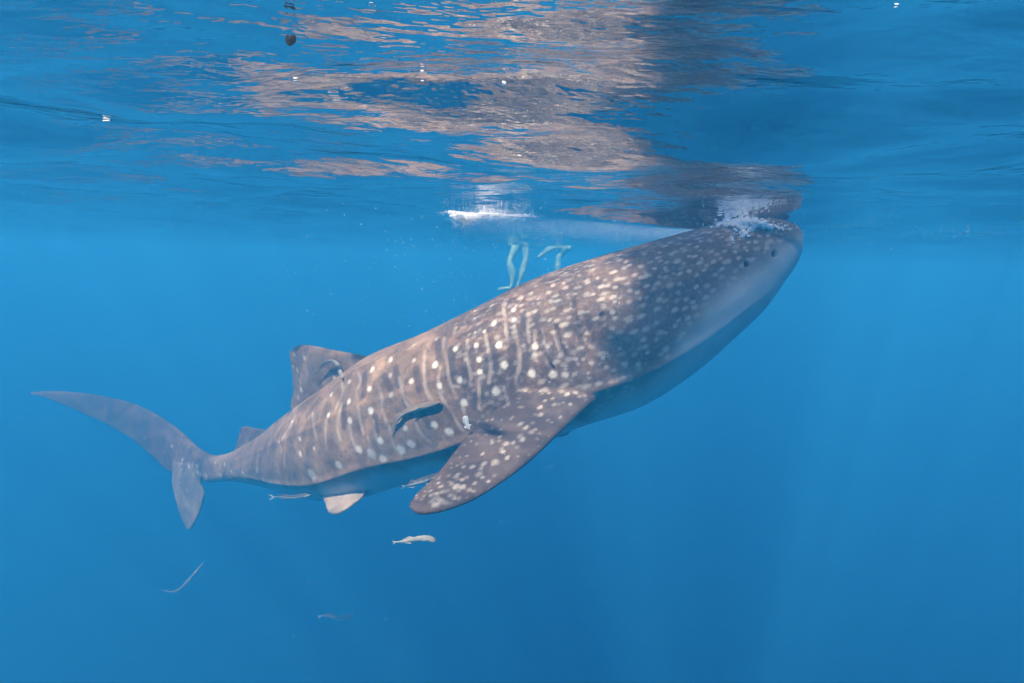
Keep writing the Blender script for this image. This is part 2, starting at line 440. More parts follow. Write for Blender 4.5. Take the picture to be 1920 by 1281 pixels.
SPOTS = [  # px, py, radius px, strength - read from the photograph, midbody
    (627, 709, 5, .9), (655, 716, 5, .55), (621, 740, 4.5, .9), (616, 778, 5, 1), (654, 753, 6, 1), (656, 789, 7, 1), (698, 693, 6, 1), (693, 729, 6, .9), (695, 770, 7, 1),
    (733, 675, 5, .7), (732, 704, 5, .55), (733, 741, 6, .5), (776, 647, 4.5, .6), (776, 676, 5, .6), (771, 715, 6, .9), (816, 684, 7, 1), (824, 724, 6, .9), (750, 781, 6, .6),
    (760, 803, 6, .8), (713, 826, 7.5, 1), (673, 843, 8, .8), (751, 843, 10, .85), (771, 833, 9, .75), (815, 797, 8, .95), (842, 810, 9, .9), (697, 851, 11, .7), (718, 860, 9, .7),
    (870, 755, 8, .9), (854, 654, 6, .95), (893, 648, 6, .9), (898, 674, 6.5, .75), (900, 697, 6, .8), (862, 713, 6.5, .95), (926, 607, 6, 1), (908, 622, 4.5, .75), (891, 624, 4, .5),
    (935, 647, 7, 1), (945, 684, 8, 1), (931, 734, 9, .85), (922, 573, 5, .6), (891, 583, 4, .45), (963, 581, 5, .75), (964, 600, 6, .75), (1003, 650, 7, .95), (997, 700, 8, .9),
    (1003, 665, 6, .5), (1027, 650, 5, .6), (1037, 703, 8, .8), (1060, 703, 7, .6), (818, 618, 4, .45), (818, 636, 4, .5), (855, 608, 4, .4), (890, 597, 4, .45), (855, 615, 4, .35),
    (562, 823, 5, .9), (547, 791, 3.5, .8), (563, 851, 6, .9), (589, 841, 4, .6), (635, 872, 9, .75), (585, 890, 13, .6), (523, 829, 4, .8), (491, 843, 3.5, .6), (482, 882, 5, .7),
    (455, 886, 4, .9), (434, 885, 4, .8), (414, 892, 4, .8), (387, 892, 4, .8), (371, 886, 4, .8), (404, 867, 3, .7), (421, 871, 4, .7), (354, 875, 3.5, .8), (369, 873, 3, .7), (549, 790, 3, .8),
    (322, 837, 3, .5), (342, 862, 3, .6), (340, 881, 3, .5), (350, 920, 4, .5), (337, 905, 3, .4), (351, 945, 3, .3), (271, 821, 3, .3),
    (565, 731, 6, .8), (557, 694, 5, .5), (571, 672, 5, .5), (551, 665, 5, .45), (550, 688, 4, .4), (559, 745, 5, .4), (540, 915, 4, .3),
]
MIDB = []
for px, py, r, st in SPOTS:
    p = pick(px, py)
    if p is None: continue
    rr = r * to_px(p)[2] / FPX
    stamp(spot, p, rr * .95, st * .92)
    stamp(spot, twin(p), rr * .95, st * .92)
    MIDB.append(p)
BARS = [  # polylines of the pale bars
    [(641, 715), (643, 735), (636, 752), (630, 765)], [(672, 700), (676, 715), (668, 735), (671, 752), (674, 780), (681, 812)], [(708, 720), (716, 745), (716, 765), (724, 790)], [(640, 757), (636, 775), (632, 800), (638, 825)],
    [(748, 708), (754, 730), (758, 748), (768, 766)], [(795, 668), (796, 690), (796, 720), (800, 735), (809, 748), (816, 765)], [(832, 635), (832, 655), (838, 680), (842, 710), (850, 732), (856, 745)],
    [(796, 660), (794, 690), (797, 715), (805, 745)], [(876, 638), (875, 660), (878, 682), (883, 705), (880, 720)], [(911, 628), (913, 645), (918, 665), (920, 690), (917, 715)], [(897, 715), (898, 740), (899, 765)],
    [(944, 580), (948, 600), (949, 622), (953, 640)], [(964, 610), (968, 632), (974, 660), (973, 690), (967, 712), (970, 726)], [(1003, 620), (1003, 645), (1004, 675)],
    [(823, 735), (832, 752), (846, 770), (856, 790), (866, 806)], [(777, 785), (783, 803), (795, 820), (805, 828)], [(868, 765), (872, 780), (876, 790)], [(700, 790), (704, 815), (712, 840)], [(655, 800), (660, 822), (668, 845)],
    [(826, 690), (822, 712), (830, 735)], [(850, 725), (862, 725)], [(945, 730), (950, 745), (953, 760)], [(990, 590), (990, 615), (992, 640)], [(1015, 620), (1020, 645), (1026, 680)], [(1040, 625), (1046, 648), (1052, 665)],
    [(538, 785), (550, 770), (556, 762)], [(528, 825), (538, 808), (546, 795)], [(586, 775), (588, 800), (594, 825)], [(612, 790), (610, 815), (612, 845)], [(690, 865), (694, 840), (690, 820)], [(730, 800), (735, 825), (742, 845)],
]
for ln in BARS:
    ln = np.array(ln, float)
    P = interp(ln, np.linspace(0, len(ln) - 1, len(ln) * 9))
    wob = 0.7 + 0.3 * np.sin(np.linspace(0, 9, len(P)) + ln[0, 0])
    for (px, py), wb in zip(P, wob):
        p = pick(px, py)
        if p is None: continue
        rr = 3.9 * to_px(p)[2] / FPX
        stamp(bar, p, rr, 0.66 * wb); stamp(bar, twin(p), rr, 0.66 * wb)
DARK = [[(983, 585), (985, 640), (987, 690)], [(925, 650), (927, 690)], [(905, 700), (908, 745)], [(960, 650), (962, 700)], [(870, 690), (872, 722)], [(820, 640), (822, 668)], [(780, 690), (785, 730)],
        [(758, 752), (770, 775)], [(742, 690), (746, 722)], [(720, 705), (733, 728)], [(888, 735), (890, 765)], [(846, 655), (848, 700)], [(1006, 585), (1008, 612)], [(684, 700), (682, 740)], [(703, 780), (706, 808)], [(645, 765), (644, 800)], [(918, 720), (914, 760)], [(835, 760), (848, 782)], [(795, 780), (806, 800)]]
dark_band = np.zeros(nv)  # dark pigment bands of the skin pattern
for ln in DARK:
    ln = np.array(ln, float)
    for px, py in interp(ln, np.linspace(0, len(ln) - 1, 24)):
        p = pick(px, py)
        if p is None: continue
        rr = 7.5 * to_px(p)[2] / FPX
        stamp(dark_band, p, rr, .62); stamp(dark_band, twin(p), rr, .62)
# close-set small spots over the head and behind it, in rows along the body
def surf_pt(u, th):
    i = min(NR - 1, max(0, int(np.searchsorted(UR, u))))
    p = CT[i] + sec(np.array([th]), i)[0]
    return p
hr = np.random.default_rng(5)
row_th = np.arange(-2.55, 2.56, 0.086)
for k, th in enumerate(row_th):
    u = 0.615 + (k % 2) * 0.006
    while u < 0.965:
        uu = u + hr.normal(0, 0.0026); tj = th + hr.normal(0, 0.022)
        fr_ = (1 - math.cos(tj)) / 2
        lim = float(np.interp(uu, [.6, .72, .80, .86, .93, 1.0], [.84, .90, .76, .53, .47, .43]))
        dens = np.clip((uu - 0.60) / 0.05, 0, 1)
        if fr_ < lim and hr.random() < 0.9 * dens:
            p = surf_pt(uu, tj)
            h = bvh.find_nearest(Vector(p)); p = np.array(h[0])
            stamp(spot, p, hr.uniform(0.012, 0.019), hr.uniform(0.10, 0.24) * (1 if fr_ > .05 else .6) * (1.0 + 0.7 * float(np.clip((uu - .68) / .05, 0, 1))), axis_at(p), hr.uniform(1.0, 2.1))
        u += hr.uniform(0.0090, 0.0140)
# brighter, closer spots in rows over the pectoral fins
def fin_spots(sections, n_row, n_col, mirror=None, seed=3, smin=.10, smax=.40):
    fr2 = np.random.default_rng(seed)
    S = np.array(sections, float); S[:, 2] = deep(S[:, 2]); S[:, 5] = deep(S[:, 5])
    Lp = np.array([at(*r[0:3]) for r in S]); Tp = np.array([at(*r[3:6]) for r in S])
    if mirror is not None: Lp, Tp = mirror(Lp), mirror(Tp)
    for a in range(n_col):
        for b in range(n_row):
            t = np.array([(a + fr2.uniform(0, .9) + 0.5 * (b % 2)) / n_col * (len(S) - 1) * 0.97 + 0.15])
            if t[0] > len(S) - 2.7: continue
            c = (b + 0.5 + fr2.normal(0, .22)) / n_row
            if c < 0.02 or c > .98 or fr2.random() < 0.14: continue
            L, T = interp(Lp, t)[0], interp(Tp, t)[0]
            p = L + (T - L) * c
            L2, T2 = interp(Lp, t + .05)[0], interp(Tp, t + .05)[0]
            ax = unit((L2 + T2) / 2 - (L + T) / 2)
            cs = np.linalg.norm(T - L)
            big = 0.8 + 0.7 * np.exp(-((c - 0.38) / 0.25) ** 2)
            rr = fr2.uniform(0.007, 0.0118) * big * (1.0 if c > .12 else .6)
            stamp(spot, p + 0, rr + 0.02, fr2.uniform(smin, smax) * (1 if .1 < c < .95 else .5), ax, fr2.uniform(1.0, 1.7)) if False else None
            nrm_ = unit(np.cross(T - L, ax))
            for sg in (1, -1):
                h = bvh.ray_cast(Vector(p + nrm_ * sg * 0.35), Vector(-nrm_ * sg), 0.5)
                if h[0] is not None:
                    stamp(spot, np.array(h[0]), rr, fr2.uniform(smin, smax) * (1 if .1 < c < .95 else .5) * (1 if sg > 0 else 1), ax, fr2.uniform(1.0, 1.8))
fin_spots(PEC, 10, 25, None, 3)
fin_spots(PEC, 9, 20, mirror_pec, 4)

# counter-shading: where the grey ground gives way to the white belly
lim_u = np.interp(U, [0, .12, .25, .4, .6, .72, .80, .86, .93, 1.0], [.95, .90, .76, .80, .84, .92, .80, .56, .50, .46])
soft = np.interp(U, [0, .5, .72, .85, 1.0], [.06, .05, .07, .14, .15])
wob = 0.012 * np.sin(U * 90) + 0.008 * np.sin(U * 210 + 1)
belly = np.clip((FRAC - lim_u - wob + soft) / (2 * soft), 0, 1)
belly = belly * belly * (3 - 2 * belly)
for nm in ('pec', 'pec2', 'dor', 'do2', 'cup', 'clo'): belly[vpart == PN[nm]] *= 0.0
for nm in ('pel', 'pel2', 'clo'):
    belly[vpart == PN[nm]] = 0.22
spot *= (1 - 0.8 * belly); bar *= (1 - belly)
# gill slits: five shallow grooves above the pectoral fin
gill = np.zeros(nv)
GILLS = [[(1013, 622), (1017, 650), (1026, 676), (1036, 692)], [(1043, 612), (1048, 640), (1058, 668)], [(1073, 556), (1078, 590), (1086, 620), (1092, 648)], [(1100, 590), (1106, 620), (1112, 650)], [(1128, 590), (1132, 615), (1137, 640)]]
for ln in GILLS:
    ln = np.array(ln, float)
    for px, py in interp(ln, np.linspace(0, len(ln) - 1, 60)):
        p = pick(px, py)
        if p is None: continue
        stamp(gill, p, 0.013, 1.0); stamp(gill, twin(p), 0.013, 1.0)
# eye and spiracle hollows
dark = np.zeros(nv)
EYE, SPIR = pick(1452, 476), pick(1400, 495)
for p, r in ((EYE, .022), (SPIR, .021)):
    stamp(dark, p, r, 1.0); stamp(dark, twin(p), r, 1.0)
nrmv = np.empty(nv * 3); shark_me.vertices.foreach_get('normal', nrmv); nrmv = nrmv.reshape(-1, 3)
co2 = co - nrmv * (0.024 * gill + 0.026 * dark)[:, None]
shark_me.vertices.foreach_set('co', co2.ravel()); shark_me.update()
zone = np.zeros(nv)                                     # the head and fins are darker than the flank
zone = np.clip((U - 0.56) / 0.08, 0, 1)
for nm in ('pec', 'pec2', 'cup', 'do2'): zone[vpart == PN[nm]] = 1.0  # on the upper tail lobe this paints in the shadow lying there
fin_dark = np.zeros(nv)                                  # darker pigment on the pectorals; shadow painted on the outer upper tail
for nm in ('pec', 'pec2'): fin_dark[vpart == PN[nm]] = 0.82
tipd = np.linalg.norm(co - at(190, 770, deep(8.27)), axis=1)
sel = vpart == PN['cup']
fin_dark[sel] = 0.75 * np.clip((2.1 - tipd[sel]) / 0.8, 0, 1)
ed = np.empty(len(shark_me.edges) * 2, np.int32); shark_me.edges.foreach_get('vertices', ed); ed = ed.reshape(-1, 2)
deg = np.bincount(ed.ravel(), minlength=nv).astype(float)
def soften(a, n):
    for _ in range(n):
        a = 0.4 * a + 0.6 * (np.bincount(ed[:, 0], a[ed[:, 1]], nv) + np.bincount(ed[:, 1], a[ed[:, 0]], nv)) / np.maximum(deg, 1)
    return a
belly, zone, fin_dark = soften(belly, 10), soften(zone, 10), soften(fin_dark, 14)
def attr(name, arr):
    a = shark_me.attributes.new(name, 'FLOAT', 'POINT'); a.data.foreach_set('value', arr.astype(np.float32))
for n_, a_ in (('spot', spot), ('bar', bar), ('belly', belly), ('gill', gill), ('dark', dark), ('zone', zone), ('band', np.maximum(dark_band, fin_dark))): attr(n_, a_)

m, nt, nd, lk = mat_new('shark_skin')
bs = nd['Principled BSDF']
def A(name):
    n = nd.new('ShaderNodeAttribute'); n.attribute_name = name; return n.outputs['Fac']
def mixc(fac, c1, c2):
    n = nd.new('ShaderNodeMix'); n.data_type = 'RGBA'
    if hasattr(fac, 'node'): lk.new(fac, n.inputs[0])
    else: n.inputs[0].default_value = fac
    for s_, v_ in ((n.inputs[6], c1), (n.inputs[7], c2)):
        if hasattr(v_, 'node'): lk.new(v_, s_)
        else: s_.default_value = (*v_, 1)
    return n.outputs[2]
def noise(scale, detail=4, rough=.55):
    n = nd.new('ShaderNodeTexNoise'); n.inputs['Scale'].default_value = scale; n.inputs['Detail'].default_value = detail; n.inputs['Roughness'].default_value = rough
    lk.new(obj_co, n.inputs['Vector']); return n.outputs['Fac']
def ramp(fac, a, b):
    n = nd.new('ShaderNodeMapRange'); n.inputs[1].default_value = a; n.inputs[2].default_value = b
    lk.new(fac, n.inputs[0]); return n.outputs[0]
obj_co = nd.new('ShaderNodeTexCoord').outputs['Object']
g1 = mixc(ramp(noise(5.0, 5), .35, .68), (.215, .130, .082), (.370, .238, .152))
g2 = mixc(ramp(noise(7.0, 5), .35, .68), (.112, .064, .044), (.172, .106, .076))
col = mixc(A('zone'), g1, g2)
col = mixc(ramp(noise(30.0, 6, .75), .50, .72), col, mixc(.60, col, (.36, .30, .26)))
col = mixc(ramp(noise(16.0, 6, .75), .52, .30), col, mixc(.55, col, (.055, .042, .040)))
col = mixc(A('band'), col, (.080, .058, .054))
col = mixc(A('bar'), col, mixc(.75, col, (.56, .46, .38)))
col = mixc(A('belly'), col, mixc(ramp(noise(6, 3), .3, .7), (.46, .48, .48), (.56, .57, .56)))
col = mixc(A('spot'), col, (.78, .71, .60))
col = mixc(A('gill'), col, mixc(.5, col, (.05, .04, .04)))  # darker colour paints in the shadow inside the gill grooves
col = mixc(A('dark'), col, (.012, .012, .016))
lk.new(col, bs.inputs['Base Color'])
bs.inputs['Roughness'].default_value = 0.55
bs.inputs['Specular IOR Level'].default_value = 0.15
bp = nd.new('ShaderNodeBump'); bp.inputs['Strength'].default_value = 0.6; bp.inputs['Distance'].default_value = 0.010
lk.new(noise(60, 4, .7), bp.inputs['Height']); lk.new(bp.outputs[0], bs.inputs['Normal'])
shark_me.materials.clear(); shark_me.materials.append(m)
shark_me.polygons.foreach_set('use_smooth', [True] * len(shark_me.polygons))
tag(shark, 'large grey whale shark with pale spots and bars feeding at the surface', 'whale shark')
print('shark length', LEN, 'verts', nv)

# ------------------------------------------------------------------ remoras
def surf_at(px, py, below=0.01):
    """where the line of sight through a pixel meets the water surface"""
    for D in np.arange(0.45, 14, 0.01):
        p = at(px, py, D)
        if p[2] > float(water_z(np.array([p[0]]), np.array([p[1]]))[0]) - below: return p
    return at(px, py, 8.0)
def fish_mat(name, back, flank, rough=.7):
    m, nt, nd, lk = mat_new(name)
    b = nd['Principled BSDF']; b.inputs['Roughness'].default_value = rough; b.inputs['Specular IOR Level'].default_value = .12
    a = nd.new('ShaderNodeAttribute'); a.attribute_name = 'side'
    t = nd.new('ShaderNodeTexCoord'); n = nd.new('ShaderNodeTexNoise'); n.inputs['Scale'].default_value = 40; n.inputs['Detail'].default_value = 4
    lk.new(t.outputs['Object'], n.inputs['Vector'])
    ad = nd.new('ShaderNodeMath'); ad.operation = 'MULTIPLY_ADD'; ad.inputs[1].default_value = .5; lk.new(n.outputs['Fac'], ad.inputs[0]); lk.new(a.outputs['Fac'], ad.inputs[2])
    mr = nd.new('ShaderNodeMapRange'); mr.inputs[1].default_value = .55; mr.inputs[2].default_value = .85; lk.new(ad.outputs[0], mr.inputs[0])
    mx = nd.new('ShaderNodeMix'); mx.data_type = 'RGBA'; mx.inputs[6].default_value = (*back, 1); mx.inputs[7].default_value = (*flank, 1)
    lk.new(mr.outputs[0], mx.inputs[0]); lk.new(mx.outputs[2], b.inputs['Base Color'])
    return m
def remora(label, path, rad, mat, upd=(0, 0, 1), group='remoras around the shark', tall=1.15, fork=0.55):
    """path: world points head -> tail; rad: greatest half height in metres"""
    P = np.array(path, float); n = 40
    t = np.linspace(0, len(P) - 1, n); C = interp(P, t); tn = unit(np.gradient(C, axis=0))
    s_ = np.linspace(0, 1, n)
    prof = np.interp(s_, [0, .03, .10, .22, .40, .60, .80, .93, 1], [.16, .45, .82, 1, .92, .66, .36, .20, .14])
    wid = np.interp(s_, [0, .03, .10, .22, .40, .60, .80, .93, 1], [.40, .85, 1.05, .95, .80, .52, .26, .10, .06])
    upd = np.array(upd, float)
    sd = unit(np.cross(tn, upd[None])); up_ = unit(np.cross(sd, tn))
    ns = 16; th = np.linspace(0, 2 * np.pi, ns, endpoint=False)
    V, F, S = [], [], []
    for i in range(n):
        for a in th:
            V.append(C[i] + up_[i] * math.cos(a) * rad * prof[i] * tall + sd[i] * math.sin(a) * rad * wid[i]); S.append((1 - math.cos(a)) / 2)
    F += grid_faces(n, ns)
    F.append(tuple(range(ns))[::-1]); F.append(tuple((n - 1) * ns + q for q in range(ns)))
    L = np.linalg.norm(np.diff(C, axis=0), axis=1).sum()
    def plate(root0, root1, tip0, tip1, nrm, th_, sv):
        b = len(V)
        mid = lambda a, c, k: a + (c - a) * k
        for k in np.linspace(0, 1, 6):
            for q in np.linspace(0, 1, 4):
                r = mid(mid(root0, root1, q), mid(tip0, tip1, q), k)
                e = th_ * (1 - k) * (.3 + math.sin(math.pi * min(.98, q + .02)))
                V.append(r + nrm * e); V.append(r - nrm * e); S.extend((sv, sv))
        for k in range(5):
            for q in range(3):
                a0 = b + (k * 4 + q) * 2; a1 = a0 + 2; a2 = a0 + 8; a3 = a2 + 2
                F.append((a0, a1, a3, a2)); F.append((a0 + 1, a2 + 1, a3 + 1, a1 + 1))
            a0 = b + k * 8; F.append((a0, a0 + 8, a0 + 9, a0 + 1))
            a0 = b + (k * 4 + 3) * 2; F.append((a0, a0 + 1, a0 + 9, a0 + 8))
        a0 = b + 40; F.append((a0, a0 + 2, a0 + 4, a0 + 6, a0 + 7, a0 + 5, a0 + 3, a0 + 1))
    e, te = C[-1], tn[-1]
    for sg in (1, -1):                                   # forked tail fin
        plate(e - te * L * .035 + up_[-1] * sg * rad * .10, e + up_[-1] * sg * 0.0, e + te * L * .085 * fork + up_[-1] * sg * rad * 1.25 * fork, e + te * L * .10 * fork + up_[-1] * sg * rad * .9 * fork, sd[-1], rad * .08, .9)
        i0, i1 = int(n * .56), int(n * .82)              # second dorsal and anal fin
        plate(C[i0] + up_[i0] * sg * rad * prof[i0] * tall * .8, C[i1] + up_[i1] * sg * rad * prof[i1] * tall * .8, C[i0 + 4] + up_[i0] * sg * rad * 1.45, C[i1] + up_[i1] * sg * rad * .62, sd[i0], rad * .07, .1 if sg > 0 else .8)
        j0, j1 = int(n * .21), int(n * .28)              # pectoral fins
        plate(C[j0] + sd[j0] * sg * rad * .75, C[j1] + sd[j1] * sg * rad * .7, C[j1 + 4] + sd[j1] * sg * rad * 1.7 - up_[j1] * rad * .3, C[j1 + 5] + sd[j1] * sg * rad * 1.3 - up_[j1] * rad * .4, up_[j0], rad * .06, .2)
    o = mesh_obj('remora', V, F, mat)
    at_ = o.data.attributes.new('side', 'FLOAT', 'POINT'); at_.data.foreach_set('value', np.array(S, np.float32))
    tag(o, label, 'remora', group)
    return o
def trail(pts, D0, D1=None):
    D1 = D0 if D1 is None else D1
    return [at(x, y, D0 + (D1 - D0) * k / (len(pts) - 1)) for k, (x, y) in enumerate(pts)]
def over(pts, gap):
    """a path lying a little proud of the shark's skin"""
    ds = []
    for x, y in pts:
        p = pick(x, y); ds.append(to_px(p)[2] if p is not None else np.nan)
    ds = np.array(ds); ok = ~np.isnan(ds); ii = np.arange(len(ds)); ds = np.interp(ii, ii[ok], ds[ok])
    return [at(x, y, d - gap) for (x, y), d in zip(pts, ds)]
dark_m = fish_mat('remora_dark', (.19, .145, .115), (.38, .30, .24))
pale_m = fish_mat('remora_pale', (.27, .26, .23), (.44, .42, .37))
mid_m = fish_mat('remora_grey', (.07, .075, .085), (.34, .35, .36))
remora('dark grey remora lying along the middle of the shark\'s flank', over([(827, 754), (806, 759), (783, 765), (762, 772), (748, 783), (739, 796), (734, 806)], .040), .023, dark_m)
remora('pale remora with a dark curved tail at the base of the tall dorsal fin', over([(642, 709), (638, 697), (633, 684), (624, 677), (612, 680), (600, 691), (591, 705)], .075), .021, pale_m, upd=(-.5, -.6, .4))
remora('thin dark remora under the belly just behind the tail stalk, tail tips white', trail([(592, 923), (572, 929), (548, 932), (528, 931), (512, 932)], 5.95, 6.1), .022, mid_m, fork=1.1)
remora('blue grey remora half hidden behind the large pectoral fin', trail([(836, 889), (812, 896), (786, 903), (768, 909), (757, 912)], 4.75, 4.95), .026, mid_m)
remora('pale cream remora swimming alone just below the pectoral fin tip', trail([(817, 1015), (803, 1010), (784, 1010), (762, 1014), (740, 1017)], 4.6), .021, pale_m)
remora('very faint slanting remora, lowest at the left below the tail', trail([(381, 1055), (368, 1072), (352, 1090), (336, 1105), (322, 1110), (310, 1107)], 13.0), .030, pale_m)
remora('faint pale remora lowest of all, far below the shark\'s belly', trail([(664, 1149), (650, 1158), (632, 1158), (615, 1153), (600, 1156)], 11.5), .045, pale_m)
remora('dark remora under the belly in front of the pectoral fin', trail([(1068, 809), (1056, 812), (1042, 815), (1028, 819), (1016, 824)], 5.0, 5.05), .024, dark_m)
white_m = fish_mat('remora_white', (.60, .60, .57), (.66, .66, .63))
remora('small bright white remora peeping out behind the rear edge of the pectoral fin', trail([(872, 780), (873, 787), (875, 794), (878, 801), (881, 805)], 4.12), .020, white_m, fork=.12)

# ------------------------------------------------------------------ people in the water beyond the shark
def person(label, J, edges, rad, root, mats):
    keys = list(J)
    me_ = bpy.data.meshes.new('person')
    me_.from_pydata([tuple(map(float, J[k])) for k in keys], [(keys.index(a), keys.index(b)) for a, b in edges], [])
    o = bpy.data.objects.new('person', me_); scene.collection.objects.link(o)
    sk = o.modifiers.new('skin', 'SKIN'); sk.use_smooth_shade = True
    for i, k in enumerate(keys):
        r = rad[k] if not isinstance(rad[k], tuple) else rad[k]
        me_.skin_vertices[0].data[i].radius = r if isinstance(r, tuple) else (r, r)
        me_.skin_vertices[0].data[i].use_root = (k == root)
    sb = o.modifiers.new('sub', 'SUBSURF'); sb.levels = sb.render_levels = 2
    dg_ = bpy.context.evaluated_depsgraph_get()
    nm = bpy.data.meshes.new_from_object(o.evaluated_get(dg_)); o.modifiers.clear(); o.data = nm; bpy.data.meshes.remove(me_); nm.name = 'person'
    nm.materials.clear(); nm.materials.append(mats[0])
    nm.polygons.foreach_set('use_smooth', [True] * len(nm.polygons))
    tag(o, label, 'person', 'people in the water behind the shark')
    return o
skin_m = paint('person_skin', (.42, .34, .28), .5, .08, 6)
hair_m = paint('person_hair', (.03, .025, .02), .6, .2, 30)
tint_m = paint('water_tinted_body', (.20, .34, .26), .7, .08, 6)  # body colour with the green cast of light through water put in
def build_person(label, D, hip, legs, lean):
    J, E, RD = {}, [], {}
    pz = at(hip[0], hip[1], D)
    def put(k, p, r, frm=None):
        J[k] = np.array(p, float); RD[k] = r
        if frm: E.append((frm, k))
    L = np.array(lean, float)
    X = np.array([0, 0, 0.]); X[:] = unit(np.cross(L, np.array([0, 1.0, 0])) if abs(L[1]) < .9 else np.array([1., 0, 0]))
    X = unit(np.array([-.75, .66, 0]))
    put('pelvis', pz, (.15, .115)); put('waist', pz + L * .18, (.125, .10), 'pelvis'); put('chest', pz + L * .40, (.155, .12), 'waist'); put('neck', pz + L * .56, .055, 'chest')
    put('chin', pz + L * .64, .075, 'neck'); put('head', pz + L * .73, .098, 'chin'); put('crown', pz + L * .81, .07, 'head')
    for sg, nm in ((1, 'l'), (-1, 'r')):
        sh = pz + L * .50 + X * sg * .17
        put('sh' + nm, sh, .058, 'chest'); el = sh + X * sg * .12 - L * .24 + np.array([0, -.05, 0]); put('el' + nm, el, .042, 'sh' + nm)
        wr_ = el + np.array([-.10, -.16, .02]) - L * .05; put('wr' + nm, wr_, .028, 'el' + nm)
        pa = wr_ + unit(wr_ - el) * .07; put('pa' + nm, pa, (.036, .018), 'wr' + nm)
        fdir = unit(wr_ - el)
        for q in range(4):
            b0 = pa + X * (q - 1.5) * .021 + fdir * .045
            put('f%d%s' % (q, nm), b0, .0095, 'pa' + nm); ln = (.03, .036, .033, .026)[q]
            put('g%d%s' % (q, nm), b0 + fdir * ln - L * .008, .0085, 'f%d%s' % (q, nm)); put('h%d%s' % (q, nm), b0 + fdir * ln * 1.8 - L * .024, .0075, 'g%d%s' % (q, nm))
        put('t0' + nm, wr_ + fdir * .035 + X * sg * -.036, .011, 'wr' + nm); put('t1' + nm, wr_ + fdir * .075 + X * sg * -.052 - L * .008, .0095, 't0' + nm)
    for sg, nm, pts, dd in ((1, 'l', legs[0], .0), (-1, 'r', legs[1], .25)):
        prev = 'pelvis'
        h_ = pz - L * .06 + X * sg * .09; put('hip' + nm, h_, .098, 'pelvis'); prev = 'hip' + nm
        for k, (x, y, r) in enumerate(pts):
            put('leg%d%s' % (k, nm), at(x, y, D + dd * (1 if sg < 0 else -1) * .4), r * (1.75 if k == 2 else 1.35), prev); prev = 'leg%d%s' % (k, nm)
    o = person(label, J, E, RD, 'pelvis', (tint_m,))
    # short hair over the crown and swim shorts, as clothing and hair of the figure
    hd_ = J['head']; hv_, hf_ = [], []
    bmh = bmesh.new(); bmesh.ops.create_uvsphere(bmh, u_segments=20, v_segments=12, radius=1.0)
    for v_ in bmh.verts:
        c_ = np.array(v_.co); c_ = c_ * (.112 + .006 * math.sin(c_[0] * 9) * math.sin(c_[1] * 8))
        if c_[2] < -.01: c_[2] = -.01 + (c_[2] + .01) * .25
        v_.co = Vector(hd_ + c_ + L * .025)
    hm = bpy.data.meshes.new('hair'); bmh.to_mesh(hm); bmh.free(); ho = bpy.data.objects.new('hair', hm); scene.collection.objects.link(ho); ho.parent = o; hm.materials.append(hair_m)
    return o
build_person('swimmer in pale green, hazy bent legs, left one of two beyond the shark\'s back', 15.0, (977, 442),
    [[(966, 466, .080), (955, 492, .060), (961, 512, .066), (961, 530, .045), (957, 541, .036), (945, 541, .042), (933, 543, .030)], [(985, 462, .078), (987, 484, .056), (981, 505, .058), (975, 526, .036), (970, 537, .034), (958, 541, .024)]], (0.05, 0.1, 0.99))
build_person('swimmer in pale green, faint raised knee, right one of two beyond the shark\'s back', 15.6, (1062, 462),
    [[(1050, 462, .078), (1036, 464, .058), (1027, 469, .056), (1018, 477, .036), (1012, 480, .034), (1006, 486, .024)], [(1054, 472, .078), (1047, 484, .056), (1046, 500, .050), (1044, 518, .036), (1040, 524, .034), (1032, 528, .024)]], (0.35, 0.1, 0.93))

# ------------------------------------------------------------------ foam, bubbles and drifting specks
def ico_cloud(name, pts, rads, mat, sub=1, squash=1.0):
    bm0 = bmesh.new(); bmesh.ops.create_icosphere(bm0, subdivisions=sub, radius=1.0) if sub else bmesh.ops.create_uvsphere(bm0, u_segments=4, v_segments=2, radius=1.0)
    bmesh.ops.triangulate(bm0, faces=bm0.faces[:]); bm0.verts.index_update()
    bv = np.array([v_.co[:] for v_ in bm0.verts]); bf = np.array([[v_.index for v_ in fa.verts] for fa in bm0.faces]); bm0.free()
    pts, rads = np.array(pts, float), np.array(rads, float)
    br = np.random.default_rng(len(pts))
    sc_ = br.uniform(.75, 1.25, (len(pts), 1, 3)); sc_[..., 2] *= squash
    V = (pts[:, None, :] + bv[None] * rads[:, None, None] * sc_).reshape(-1, 3)
    F = (bf[None] + (np.arange(len(pts)) * len(bv))[:, None, None]).reshape(-1, 3)
    return mesh_obj(name, V, F, mat)
m, nt, nd, lk = mat_new('foam_white')
b = nd['Principled BSDF']; b.inputs['Base Color'].default_value = (.88, .88, .88, 1); b.inputs['Roughness'].default_value = .35
b.inputs['Subsurface Weight'].default_value = 0.0
foam_m = m
fr3 = np.random.default_rng(17)
def foam_patch(label, cells, seed):
    """cells: (px, py, spread px x, spread px y, count, radius lo, radius hi)"""
    q = np.random.default_rng(seed); P, Rr = [], []
    for px, py, sx, sy, n, r0, r1 in cells:
        base = surf_at(px, py, .004); D = to_px(base)[2]
        for k in range(n):
            x, y = px + q.normal(0, sx), py + abs(q.normal(0, sy))
            p = at(x, y, D + q.normal(0, .07))
            zt = float(water_z(np.array([p[0]]), np.array([p[1]]))[0])
            r = q.uniform(r0, r1) * q.uniform(.5, 1)
            if p[2] > zt - r * .6: p[2] = zt - r * q.uniform(.5, 1.6)
            P.append(p); Rr.append(r)
    o = ico_cloud('foam', P, Rr, foam_m, 1)
    tag(o, label, 'foam', None, 'stuff'); return o
